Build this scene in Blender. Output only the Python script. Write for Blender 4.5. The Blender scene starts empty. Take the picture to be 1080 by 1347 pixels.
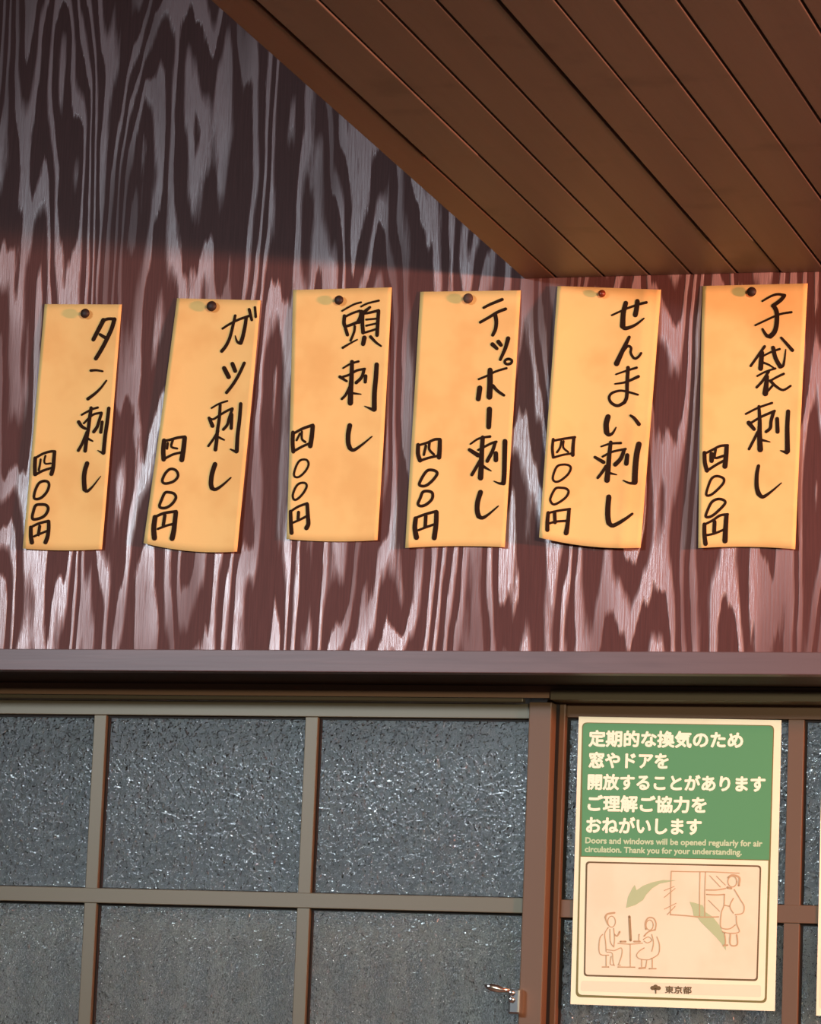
import bpy, bmesh, math, random
from math import sin, cos, pi, radians
from mathutils import Vector, Matrix
sc = bpy.context.scene
col = sc.collection

# ---------------------------------------------------------------- camera
F_PX, YAW, PITCH, ROLL = 4922.6, radians(16.579), radians(9.109), radians(2.310)
DIST = 3.85
FW = Vector((-sin(YAW) * cos(PITCH), cos(YAW) * cos(PITCH), sin(PITCH)))
_r = Vector((cos(YAW), sin(YAW), 0)); _u = _r.cross(FW)
RT = cos(ROLL) * _r + sin(ROLL) * _u
UP = -sin(ROLL) * _r + cos(ROLL) * _u
CAM = Vector((0, 0, 2.0)) - FW * DIST
cd = bpy.data.cameras.new('camera'); cam = bpy.data.objects.new('camera', cd); col.objects.link(cam)
cam.matrix_world = Matrix(((RT.x, UP.x, -FW.x, CAM.x), (RT.y, UP.y, -FW.y, CAM.y), (RT.z, UP.z, -FW.z, CAM.z), (0, 0, 0, 1)))
cd.sensor_fit = 'HORIZONTAL'; cd.sensor_width = 36.0; cd.lens = F_PX / 1080 * 36.0
cd.clip_start = 0.05; cd.clip_end = 100
sc.camera = cam

def at(px, py, Y=0.0):
    """the point of the plane y=Y that the photograph shows at (px, py)"""
    d = FW * F_PX + RT * (px - 540) - UP * (py - 673.5)
    return CAM + d * ((Y - CAM.y) / d.y)

# ---------------------------------------------------------------- world, lights, exposure
w = bpy.data.worlds.new('world'); sc.world = w; w.use_nodes = True
w.node_tree.nodes['Background'].inputs[0].default_value = (0.80, 0.76, 0.74, 1)
w.node_tree.nodes['Background'].inputs[1].default_value = 0.055
vs = sc.view_settings
sc.display_settings.display_device = 'sRGB'
vs.view_transform = 'Standard'; vs.look = 'None'; vs.exposure = 0.0; vs.gamma = 1.0
try: vs.use_curve_mapping = False
except Exception: pass

def area(name, loc, aim, sx, sy, power, color):
    l = bpy.data.lights.new(name, 'AREA'); l.shape = 'RECTANGLE'; l.size = sx; l.size_y = sy
    l.energy = power; l.color = color
    o = bpy.data.objects.new(name, l); col.objects.link(o); o.location = loc
    o.rotation_euler = (Vector(aim) - Vector(loc)).to_track_quat('-Z', 'Y').to_euler()
    return o
corner = at(690, 367)                        # where the soffit's edge meets the wall
ZC, XC = corner.z, corner.x
# cool ceiling tube of the room, seen again in the gloss of the panel and the glass
tube = area('tube_light', (XC - 1.65, -3.75, ZC + 0.36), (0.05, 0, 1.45), 0.75, 0.20, 6.3, (0.78, 0.90, 1.0))
tube.data.spread = radians(47)               # beam narrowed and aimed low, shaped to keep the upper wall dim
# red lantern hanging to the right, just under the soffit and close to the wall
area('lantern_light', (XC + 2.25, -0.80, ZC - 0.215), (0, 0, 2.0), 0.14, 0.11, 84, (1.0, 0.28, 0.16))
# added warm front fill for the papers and soffit, set just under soffit height
area('warm_fill_light', (XC + 1.75, -3.1, ZC - 0.18), (0.2, 0, 2.0), 0.5, 0.12, 66, (1.0, 0.84, 0.62))
# added unseen lamp behind the frosted windows, placed for glints in the glass
area('glint_light', (-0.62, 1.2, 2.9), (-0.2, 0.45, 1.4), 1.3, 0.45, 25, (0.84, 0.93, 1.0))

# ---------------------------------------------------------------- materials
def mat(name, color=(0.5, 0.5, 0.5), rough=0.5, metal=0.0, spec=0.5):
    m = bpy.data.materials.new(name); m.use_nodes = True
    b = m.node_tree.nodes['Principled BSDF']
    b.inputs['Base Color'].default_value = (*color, 1); b.inputs['Roughness'].default_value = rough
    b.inputs['Metallic'].default_value = metal; b.inputs['Specular IOR Level'].default_value = spec
    return m
class NT:
    def __init__(s, m): s.t = m.node_tree; s.b = s.t.nodes['Principled BSDF']
    def n(s, typ, **kw):
        x = s.t.nodes.new(typ)
        for k, v in kw.items():
            if isinstance(k, str) and k.startswith('_'): x.inputs[k[1:].replace('_', ' ')].default_value = v
            else: setattr(x, k, v)
        return x
    def l(s, a, b): s.t.links.new(a, b)
    def coords(s, scale, rot=(0, 0, 0), loc=(0, 0, 0)):
        c = s.n('ShaderNodeTexCoord'); m = s.n('ShaderNodeMapping')
        m.inputs['Scale'].default_value = scale; m.inputs['Rotation'].default_value = rot; m.inputs['Location'].default_value = loc
        s.l(c.outputs['Object'], m.inputs['Vector']); return m.outputs[0]
    def noise(s, vec, scale=1, detail=2, rough=0.5, dist=0):
        x = s.n('ShaderNodeTexNoise'); s.l(vec, x.inputs['Vector'])
        x.inputs['Scale'].default_value = scale; x.inputs['Detail'].default_value = detail
        x.inputs['Roughness'].default_value = rough; x.inputs['Distortion'].default_value = dist
        return x.outputs['Fac']
    def math(s, op, a, b=None, c=None):
        x = s.n('ShaderNodeMath'); x.operation = op
        for i, v in enumerate((a, b, c)):
            if v is None: continue
            if isinstance(v, (int, float)): x.inputs[i].default_value = v
            else: s.l(v, x.inputs[i])
        return x.outputs[0]
    def ramp(s, fac, stops):
        x = s.n('ShaderNodeValToRGB'); s.l(fac, x.inputs[0]); e = x.color_ramp.elements
        while len(e) < len(stops): e.new(0.5)
        for k, (p, c) in enumerate(stops):
            e[k].position = p; e[k].color = (*c, 1) if len(c) == 3 else c
        return x.outputs[0]
    def maprange(s, v, a, b, c=0.0, d=1.0, smooth=True):
        x = s.n('ShaderNodeMapRange'); x.interpolation_type = 'SMOOTHSTEP' if smooth else 'LINEAR'
        s.l(v, x.inputs[0])
        for i, q in enumerate((a, b, c, d)): x.inputs[i + 1].default_value = q
        return x.outputs[0]
    def mix(s, f, a, b):
        x = s.n('ShaderNodeMix'); x.data_type = 'RGBA'
        if isinstance(f, (int, float)): x.inputs[0].default_value = f
        else: s.l(f, x.inputs[0])
        for i, v in ((6, a), (7, b)):
            if isinstance(v, tuple): x.inputs[i].default_value = (*v, 1)
            else: s.l(v, x.inputs[i])
        return x.outputs[2]
    def bump(s, h, strength, dist, normal=None):
        x = s.n('ShaderNodeBump'); x.inputs['Strength'].default_value = strength; x.inputs['Distance'].default_value = dist
        s.l(h, x.inputs['Height'])
        if normal is not None: s.l(normal, x.inputs['Normal'])
        return x.outputs[0]

def plywood():
    m = mat('stained_plywood'); t = NT(m)
    c0 = t.n('ShaderNodeTexCoord'); sp = t.n('ShaderNodeSeparateXYZ'); t.l(c0.outputs['Object'], sp.inputs[0])
    f1 = t.noise(t.coords((11.5, 1, 1.35)), 1, 1.6, 0.42, 0.10)
    f2 = t.noise(t.coords((32, 1, 4.5), loc=(3, 0, 1)), 1, 2, 0.5)
    jag = t.noise(t.coords((150, 1, 9)), 1, 4, 0.65)
    fib = t.noise(t.coords((520, 1, 18)), 1, 2, 0.6)
    F = t.math('ADD', t.math('MULTIPLY', f1, 15.0), t.math('MULTIPLY', f2, 2.2))
    F = t.math('ADD', F, t.math('MULTIPLY', sp.outputs[0], 21.0))
    F = t.math('ADD', F, t.math('MULTIPLY', jag, 0.42))
    fr = t.math('FRACT', F)
    mask = t.math('MULTIPLY', t.maprange(fr, 0.0, 0.09), t.maprange(fr, 0.36, 0.58, 1.0, 0.0))
    fade = t.maprange(t.noise(t.coords((11, 1, 2.6), loc=(7, 0, 4)), 1, 2), 0.36, 0.56, 0.25, 1.0)
    mask = t.math('MULTIPLY', mask, fade)
    mask = t.math('MULTIPLY', mask, t.maprange(fib, 0.2, 0.7, 0.86, 1.0))
    late = t.mix(t.maprange(fib, 0.3, 0.7), (0.078, 0.030, 0.027), (0.096, 0.037, 0.034))
    c = t.mix(mask, late, (0.33, 0.20, 0.20))
    t.l(c, t.b.inputs['Base Color'])
    t.l(t.maprange(mask, 0, 1, 0.5, 0.25, False), t.b.inputs['Roughness'])
    t.l(t.maprange(mask, 0, 1, 0.12, 0.62, False), t.b.inputs['Specular IOR Level'])
    t.l(t.bump(t.math('ADD', mask, t.math('MULTIPLY', fib, 0.25)), 0.5, 0.0012), t.b.inputs['Normal'])
    return m
def wood(name, dark, light, axis, rough=0.5, scale=1.0, spec=0.4, blotch=0.0):
    m = mat(name, rough=rough, spec=spec); t = NT(m)
    s = [26 * scale] * 3; s[axis] = 2.2 * scale
    g = t.noise(t.coords(tuple(s)), 1, 4, 0.6, 0.4)
    s2 = [220 * scale] * 3; s2[axis] = 8 * scale
    fine = t.noise(t.coords(tuple(s2)), 1, 2, 0.6)
    f = t.math('ADD', t.math('MULTIPLY', g, 0.75), t.math('MULTIPLY', fine, 0.25))
    c = t.mix(t.maprange(f, 0.35, 0.65), dark, light)
    if blotch:
        b = t.maprange(t.noise(t.coords((9, 9, 9)), 1, 3, 0.6), 0.56, 0.72, 0, blotch)
        c = t.mix(b, c, tuple(0.45 * q for q in dark))
    t.l(c, t.b.inputs['Base Color'])
    t.l(t.bump(fine, 0.2, 0.0004), t.b.inputs['Normal'])
    return m
def paper_mat(name, color, dirt=0.06):
    m = mat(name, color, 0.75, 0, 0.25); t = NT(m)
    n1 = t.noise(t.coords((14, 14, 14)), 1, 3, 0.6)
    n2 = t.noise(t.coords((260, 260, 260)), 1, 2, 0.6)
    d = tuple(q * (1 - dirt * k) for q, k in zip(color, (1.2, 2.4, 3.2)))
    t.l(t.mix(t.maprange(n1, 0.42, 0.68), color, d), t.b.inputs['Base Color'])
    t.l(t.bump(t.math('ADD', t.math('MULTIPLY', n1, 3), t.math('MULTIPLY', n2, 0.2)), 0.25, 0.0012), t.b.inputs['Normal'])
    return m
def glass_mat():
    m = mat('obscure_glass', (0.62, 0.67, 0.68), 0.18, 0, 1.0); t = NT(m)
    t.b.inputs['Transmission Weight'].default_value = 1.0; t.b.inputs['IOR'].default_value = 1.5
    a = t.noise(t.coords((150, 150, 150)), 1, 2, 0.55, 0.8)
    b = t.noise(t.coords((430, 430, 430)), 1, 1, 0.5, 0.4)
    h = t.math('ADD', a, t.math('MULTIPLY', b, 0.35))
    t.l(t.bump(h, 1.0, 0.0036), t.b.inputs['Normal'])
    return m

M = {}
M['ply'] = plywood()
M['board'] = wood('soffit_board', (0.122, 0.096, 0.076), (0.138, 0.108, 0.085), 1, 0.55, 1.0, 0.3, 0.45)
M['board_edge'] = wood('soffit_edge_board', (0.128, 0.074, 0.050), (0.145, 0.083, 0.056), 1, 0.55, 1.0, 0.3)
M['dark_gap'] = mat('groove_shadow_wood', (0.03, 0.014, 0.009), 0.9, 0, 0.1)
M['trim'] = wood('painted_trim', (0.078, 0.042, 0.043), (0.112, 0.067, 0.070), 0, 0.42, 1.0, 0.5)
M['recess_shade'] = wood('shaded_recess_wood', (0.030, 0.022, 0.016), (0.045, 0.032, 0.024), 0, 0.7, 1.0, 0.2)  # near-black tone carries the shade under the trim
M['bronze'] = mat('bronze_aluminium', (0.108, 0.093, 0.058), 0.42, 0.25, 0.5)
M['bronze_dark'] = mat('dark_bronze_aluminium', (0.21, 0.125, 0.075), 0.5, 0.25, 0.5)
M['bronze_red'] = mat('red_bronze_aluminium', (0.120, 0.076, 0.043), 0.45, 0.0, 0.3)
M['gasket'] = mat('black_rubber', (0.012, 0.011, 0.010), 0.7, 0, 0.3)
M['glass'] = glass_mat()
M['alley'] = mat('alley_sheet', (0.33, 0.36, 0.37), 0.6, 0, 0.4)
M['slat'] = mat('slat_paint', (0.80, 0.84, 0.84), 0.5, 0, 0.4)
M['slip'] = paper_mat('orange_paper', (0.84, 0.575, 0.23))
M['ink'] = mat('marker_ink', (0.022, 0.010, 0.005), 0.8, 0, 0.12)
M['tack'] = mat('tack_brown', (0.030, 0.014, 0.011), 0.5, 0.0, 0.3)
M['tack_grey'] = mat('tack_grey_brown', (0.085, 0.045, 0.032), 0.55, 0.0, 0.3)
M['tack_red'] = mat('tack_red_brown', (0.20, 0.035, 0.012), 0.3, 0.3, 0.5)
M['chrome'] = mat('chrome', (0.80, 0.78, 0.76), 0.16, 1.0)
M['sheet'] = paper_mat('notice_paper', (0.86, 0.88, 0.64), 0.02)
M['panel'] = paper_mat('notice_pale_panel', (0.80, 0.75, 0.56), 0.03)
M['green'] = mat('print_green', (0.082, 0.29, 0.12), 0.5, 0, 0.35)
M['olive'] = mat('print_olive', (0.17, 0.16, 0.045), 0.5, 0, 0.3)
M['brown_line'] = mat('print_brown', (0.13, 0.090, 0.030), 0.5, 0, 0.3)
M['white_print'] = mat('print_white', (0.95, 0.97, 0.76), 0.6, 0, 0.3)
M['pale_print'] = mat('print_pale_green', (0.50, 0.66, 0.42), 0.6, 0, 0.3)
M['pale_green'] = mat('print_arrow_green', (0.42, 0.53, 0.30), 0.6, 0, 0.3)
M['sketch'] = mat('print_sketch_line', (0.50, 0.36, 0.20), 0.6, 0, 0.3)
M['sketch_dark'] = mat('print_sketch_dark', (0.33, 0.23, 0.11), 0.6, 0, 0.3)
M['plaster'] = mat('plaster', (0.25, 0.16, 0.12), 0.8)
M['floor'] = mat('floor_tile', (0.16, 0.12, 0.10), 0.5)

# ---------------------------------------------------------------- object helpers
def obj(name, verts, faces, m, parent=None, smooth=False):
    me = bpy.data.meshes.new(name); me.from_pydata([tuple(v) for v in verts], [], faces); me.update()
    if m: me.materials.append(m)
    if smooth: me.polygons.foreach_set('use_smooth', [True] * len(me.polygons))
    o = bpy.data.objects.new(name, me); col.objects.link(o)
    if parent is not None:
        o.parent = parent; o.matrix_parent_inverse = Matrix.Translation(-parent.location)
    return o
def empty(name, loc, label=None, cat=None, group=None, kind=None):
    o = bpy.data.objects.new(name, None); o.empty_display_size = 0.02; col.objects.link(o); o.location = loc
    return tag(o, label, cat, group, kind)
def tag(o, label=None, cat=None, group=None, kind=None):
    for k, v in (('label', label), ('category', cat), ('group', group), ('kind', kind)):
        if v: o[k] = v
    return o
def box(name, x0, x1, y0, y1, z0, z1, m, parent=None, bev=0.0):
    bm = bmesh.new()
    vs_ = [bm.verts.new((x, y, z)) for x in (x0, x1) for y in (y0, y1) for z in (z0, z1)]
    for f in ((0, 1, 3, 2), (4, 6, 7, 5), (0, 4, 5, 1), (2, 3, 7, 6), (0, 2, 6, 4), (1, 5, 7, 3)):
        bm.faces.new([vs_[i] for i in f])
    if bev: bmesh.ops.bevel(bm, geom=bm.edges[:], offset=bev, segments=2, affect='EDGES', profile=0.6)
    bmesh.ops.recalc_face_normals(bm, faces=bm.faces)
    me = bpy.data.meshes.new(name); bm.to_mesh(me); bm.free(); me.materials.append(m)
    o = bpy.data.objects.new(name, me); col.objects.link(o)
    if parent is not None:
        o.parent = parent; o.matrix_parent_inverse = Matrix.Translation(-parent.location)
    return o

# ---------------------------------------------------------------- the setting
z_trim_top = at(540, 855.5, -0.012).z
z_trim_bot = at(540, 884.5, -0.012).z
wall = box('wall_front', -1.7, 2.7, 0.0, 0.05, z_trim_top - 0.01, 4.2, M['ply']); wall['kind'] = 'structure'
box('trim_3', -1.7, 2.7, 0.0065, 0.20, z_trim_bot + 0.0003, z_trim_top, M['recess_shade'])['kind'] = 'structure'
trim = box('trim_1', -1.7, 2.7, -0.012, 0.006, z_trim_bot, z_trim_top, M['trim'], None, 0.0008); trim['kind'] = 'structure'
# the block behind the trim has the recess's shade in its colour
SX0, SX1 = -1.05, 1.55
Z_SILL = 0.92
for nm, a, b, mm in (('wall_left', -1.7, SX0, M['plaster']), ('wall_right', SX1, 2.7, M['plaster'])):
    box(nm, a, b, 0.0, 0.12, Z_SILL, z_trim_bot, mm)['kind'] = 'structure'
box('wall_lower', -1.7, 2.7, 0.0, 0.16, 0.0, Z_SILL, M['plaster'])['kind'] = 'structure'
box('floor', -1.7, 2.7, -4.6, 0.0, -0.05, 0.0, M['floor'])['kind'] = 'structure'

# soffit: a lower ceiling of narrow boards running away from the wall
ceil = empty('ceiling', (XC, 0, ZC), kind='structure')
edges_px = [690, 732, 795, 855, 910, 970, 1027]
ex = [at(p, 367 - (p - 690) * 0.012).x for p in edges_px]
ex[0] = XC
step = (ex[-1] - ex[1]) / 5
while ex[-1] < 2.6: ex.append(ex[-1] + step)
random.seed(5)
joints = {2: at(632, 210), 6: at(932, 317)}
def on_ceiling(px, py):
    d = FW * F_PX + RT * (px - 540) - UP * (py - 673.5)
    return CAM + d * ((ZC - CAM.z) / d.z)
JT = {1: on_ceiling(628, 205).y, 5: on_ceiling(930, 318).y}
for i in range(len(ex) - 1):
    g = 0.0012
    x0, x1 = ex[i] + (0 if i == 0 else g), ex[i + 1] - g
    mm = M['board_edge'] if i == 0 else M['board']
    dz = random.uniform(-0.0004, 0.0004)
    if i in JT:
        yj = JT[i]
        box('board', x0, x1, yj + 0.0015, 0.0, ZC + dz, ZC + 0.012, mm, ceil, 0.0011)
        box('board', x0 + 0.0016, x1 + 0.0006, -2.6, yj, ZC - 0.0008, ZC + 0.012, mm, ceil, 0.0011)
    else:
        box('board', x0, x1, -2.6, 0.0, ZC + dz, ZC + 0.012, mm, ceil, 0.0011)
box('backing', XC + 0.001, ex[-1], -2.6, 0.0, ZC + 0.012, ZC + 0.05, M['dark_gap'], ceil)

# ---------------------------------------------------------------- windows
YL, YR, YH = 0.105, 0.128, 0.098           # faces of the left sash, right sash, frame head
frame = empty('trim_2', (0, YH, z_trim_bot), kind='structure')
zh = at(200, 914, YH).z
box('head_board', SX0, SX1, YH, 0.17, zh, z_trim_bot, M['bronze_dark'], frame)
xm = at(727, 915, YR).x
zl0, zl1 = at(200, 919.3, YH - 0.008).z, at(200, 914.6, YH - 0.008).z
box('track_lip', SX0, xm - 0.022, YH - 0.008, YH + 0.004, zl0, zl1, M['bronze'], frame, 0.0008)
zr0, zr1 = at(850, 922.5, YH + 0.004).z, at(850, 908.5, YH + 0.004).z
box('track_lip', xm + 0.006, SX1, YH - 0.004, 0.17, zr0, zr1, M['bronze'], frame, 0.0008)
box('jamb', SX0, SX0 + 0.03, YH, 0.17, Z_SILL, zh, M['bronze'], frame)
box('jamb', SX1 - 0.03, SX1, YH, 0.17, Z_SILL, zh, M['bronze'], frame)
box('sill', SX0 + 0.03, SX1 - 0.03, YH - 0.02, 0.19, Z_SILL, Z_SILL + 0.02, M['bronze'], frame)

def sash(name, Y, x0, x1, stile_l, stile_r, mull, ztop, zrail_top, bars, hw, m, mst):
    """x0..x1 outer edges; stile widths; mullion centres; cross bar centres (z)"""
    root = empty(name, ((x0 + x1) / 2, Y, Z_SILL), kind='structure')
    zb = Z_SILL + 0.025
    D = 0.020
    box('stile', x0, x0 + stile_l, Y - 0.006, Y + D, zb, ztop, mst if name == 'window_2' else m, root, 0.0012)
    box('stile', x1 - stile_r, x1, Y - 0.006, Y + D, zb, ztop, mst if name == 'window_1' else m, root, 0.0012)
    a, b = x0 + stile_l, x1 - stile_r
    box('top_rail', a, b, Y, Y + D, zrail_top, ztop - 0.001, m, root, 0.0008)
    box('bottom_rail', a, b, Y, Y + D, zb, zb + 0.05, m, root, 0.0008)
    for x in mull:
        box('mullion', x - hw, x + hw, Y, Y + 0.010, zb + 0.05, zrail_top, m, root, 0.0008)
    for z in bars:
        box('glazing_bar', a, b, Y - 0.0015, Y + 0.010, z - hw * 1.12, z + hw * 1.12, m, root, 0.0008)
    xs = [a] + sorted(mull) + [b]; zs = [zb + 0.05] + sorted(bars) + [zrail_top]
    for i in range(len(xs) - 1):
        for k in range(len(zs) - 1):
            xa, xb, za, zc = xs[i], xs[i + 1], zs[k], zs[k + 1]
            ia = xa + (0 if i == 0 else hw); ib = xb - (0 if i == len(xs) - 2 else hw)
            ja = za + (0 if k == 0 else hw * 1.12); jb = zc - (0 if k == len(zs) - 2 else hw * 1.12)
            p = box('pane', ia - 0.001, ib + 0.001, Y + 0.0095, Y + 0.0135, ja - 0.001, jb + 0.001, M['glass'], root)
            # rubber bead round the pane
            q, yy0, yy1 = 0.0022, Y + 0.0055, Y + 0.0094
            bm = bmesh.new()
            for (u0, u1, v0, v1) in ((ia, ia + q, ja, jb), (ib - q * .4, ib, ja, jb), (ia + q, ib - q * .4, jb - q, jb), (ia + q, ib - q * .4, ja, ja + q * .5)):
                vv = [bm.verts.new((x, y, z)) for x in (u0, u1) for y in (yy0, yy1) for z in (v0, v1)]
                for f in ((0, 1, 3, 2), (4, 6, 7, 5), (0, 4, 5, 1), (2, 3, 7, 6), (0, 2, 6, 4), (1, 5, 7, 3)): bm.faces.new([vv[n] for n in f])
            bmesh.ops.recalc_face_normals(bm, faces=bm.faces)
            me = bpy.data.meshes.new('bead'); bm.to_mesh(me); bm.free(); me.materials.append(M['gasket'])
            o = bpy.data.objects.new('bead', me); col.objects.link(o); o.parent = p
    return root
mxL = [at(121.5, 1140, YL).x, at(401.5, 1140, YL).x]
sp = mxL[1] - mxL[0]
mxL = [mxL[0] - 2 * sp, mxL[0] - sp] + mxL
zbL = at(210, 1180, YL).z; ztL = at(210, 920.5, YL).z; zrL = at(210, 941, YL).z
rowh = zrL - zbL
xpl, xpr = at(689, 1130, YL - 0.006).x, at(719, 1130, YL - 0.006).x
sash('window_1', YL, SX0 + 0.03, xpr, 0.03, xpr - xpl, [m for m in mxL if m > SX0 + 0.08], ztL, zrL,
     [zbL, zbL - rowh, zbL - 2 * rowh], at(129.7, 1140, YL).x - mxL[-2], M['bronze'], M['bronze_red'])
xrl, xrr = at(720, 1130, YR - 0.006).x - 0.006, at(737.5, 1130, YR - 0.006).x
mR = at(1043, 1140, YR).x
sash('window_2', YR, xrl, SX1 - 0.03, xrr - xrl, 0.03, [mR, mR + sp, mR + 2 * sp], at(900, 923.5, YR).z, at(900, 945, YR).z,
     [at(1050, 1202.7, YR).z, at(1050, 1202.7, YR).z - rowh, at(1050, 1202.7, YR).z - 2 * rowh], 0.0082, M['bronze_red'], M['bronze_red'])

box('groove_shade', at(725.5, 1130, YR - 0.008).x, at(729.5, 1130, YR - 0.008).x, YR - 0.009, YR - 0.0061, Z_SILL + 0.03, ztL, M['gasket'], bpy.data.objects['window_2'])  # black strip on the stile, painting the shade of the groove beside the post
# wall of the house across the alley, and a screen of upright slats close behind the lower panes
box('wall_outside', -2.2, 2.4, 1.75, 1.80, 0.0, 3.2, M['alley'])['kind'] = 'structure'
scr = empty('slat_screen', (0.2, 0.168, 0.95), 'pale grey screen of narrow upright slats behind the lower frosted panes', 'screen')
box('rail', -1.0, 1.5, 0.170, 0.176, zbL - 0.040, zbL - 0.020, M['slat'], scr)
box('rail', -1.0, 1.5, 0.170, 0.176, 0.97, 0.99, M['slat'], scr)
first = None; x = -1.0
while x < 1.5:
    if first is None: first = box('slat', -0.009, 0.009, 0.162, 0.1695, 0.95, zbL - 0.010, M['slat'], None, 0.001); o = first
    else: o = first.copy(); col.objects.link(o)
    o.location.x = x; o.parent = scr; o.matrix_parent_inverse = Matrix.Translation(-scr.location)
    x += 0.0400

# window latch on the left sash's meeting stile
LY = YL - 0.006
latch = empty('window_latch', at(672, 1320, LY), 'small chrome crescent latch on the brown meeting stile, its lever pointing left', 'latch')
bp0, bp1 = at(667.5, 1334, LY - 0.012), at(679.5, 1300, LY - 0.012)
def rounded_box(name, x0, x1, y0, y1, z0, z1, m, parent, r): return box(name, x0, x1, y0, y1, z0, z1, m, parent, r)
rounded_box('body', bp0.x, bp1.x + 0.004, LY - 0.012, LY + 0.004, bp0.z, bp1.z, M['chrome'], latch, 0.0024)
def cyl(name, c, r, d, m, parent, seg=20, axis='y', dome=0.0):
    vs_, fs_ = [], []
    prof = [(r, 0), (r, d * 0.7), (r * 0.75, d * 0.93), (r * 0.35, d)]
    for (q, h) in prof:
        for k in range(seg):
            a = 2 * pi * k / seg; vs_.append((c[0] + q * cos(a), c[1] - h, c[2] + q * sin(a)))
    for j in range(len(prof) - 1):
        for k in range(seg): fs_.append((j * seg + k, j * seg + (k + 1) % seg, (j + 1) * seg + (k + 1) % seg, (j + 1) * seg + k))
    fs_.append(tuple(range((len(prof) - 1) * seg, len(prof) * seg))); fs_.append(tuple(reversed(range(seg))))
    return obj(name, vs_, fs_, m, parent, True)
for py in (1306, 1315): cyl('screw', at(673, py, LY - 0.012), 0.0030, 0.003, M['chrome'], latch)
# lever: a tapering tongue from the pivot out to the left
pts = [at(671, 1303, LY - 0.013), at(662, 1302.0, LY - 0.016), at(655, 1300.5, LY - 0.019), at(646, 1298.5, LY - 0.021), at(638, 1296.8, LY - 0.022)]
hw = [0.0024, 0.0028, 0.0042, 0.0042, 0.0018]
vs_, fs_ = [], []
SEG = 10
for p, h in zip(pts, hw):
    for k in range(SEG):
        a = 2 * pi * k / SEG; vs_.append((p.x, p.y + 0.0024 * cos(a), p.z + h * sin(a)))
for j in range(len(pts) - 1):
    for k in range(SEG): fs_.append((j * SEG + k, j * SEG + (k + 1) % SEG, (j + 1) * SEG + (k + 1) % SEG, (j + 1) * SEG + k))
fs_ += [tuple(range(SEG))[::-1], tuple(range((len(pts) - 1) * SEG, len(pts) * SEG))]
obj('lever', vs_, fs_, M['chrome'], latch, True)

# ---------------------------------------------------------------- flat print on a surface
def ribbon(px_pts, w0, w1, surf, lift, V, Fc):
    """a pen stroke of round ends: px_pts in photograph pixels, widths in pixels, laid on surf(px,py)->(point)"""
    P = [Vector((p[0], p[1])) for p in px_pts]
    if len(P) > 2:                      # smooth the path
        closed = (P[0] - P[-1]).length < 1e-6
        Q = []
        n = len(P)
        for i in range(n - 1):
            p0 = P[i - 1] if i > 0 else (P[-2] if closed else P[0]); p1 = P[i]; p2 = P[i + 1]
            p3 = P[i + 2] if i + 2 < n else (P[1] if closed else P[-1])
            for s in range(4):
                t = s / 4
                q = 0.5 * ((2 * p1) + (p2 - p0) * t + (2 * p0 - 5 * p1 + 4 * p2 - p3) * t * t + (3 * p1 - p0 - 3 * p2 + p3) * t ** 3)
                Q.append(q)
        Q.append(P[-1]); P = Q
    else:
        P = [P[0].lerp(P[1], k / 3) for k in range(4)]
    n = len(P)
    def add(v2):
        V.append(surf(v2.x, v2.y, lift)); return len(V) - 1
    L, Rr = [], []
    for i, p in enumerate(P):
        d = (P[min(i + 1, n - 1)] - P[max(i - 1, 0)])
        d = d.normalized() if d.length > 1e-9 else Vector((1, 0))
        h = 0.5 * (w0 + (w1 - w0) * i / (n - 1)); nrm = Vector((-d.y, d.x))
        L.append(add(p + nrm * h)); Rr.append(add(p - nrm * h))
    for i in range(n - 1): Fc.append((L[i], L[i + 1], Rr[i + 1], Rr[i]))
    for e, w in ((0, w0), (n - 1, w1)):
        c = P[e]; ring = [add(c + Vector((cos(2 * pi * k / 10), sin(2 * pi * k / 10))) * w * 0.5) for k in range(10)]
        Fc.append(tuple(ring))
def strokes(groups, surf, lift=0.0003, gain=1.0):
    """groups: (ox, oy, scale, [(w0, w1, [(x, y)...])...]) measured on enlargements of the photograph"""
    V, Fc = [], []
    for ox, oy, s, sts in groups:
        for k, (w0, w1, pts) in enumerate(sts):
            ribbon([(ox + x / s, oy + y / s) for x, y in pts], gain * w0 / s, gain * w1 / s, surf, lift + 0.000004 * k, V, Fc)
    return V, Fc

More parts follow.
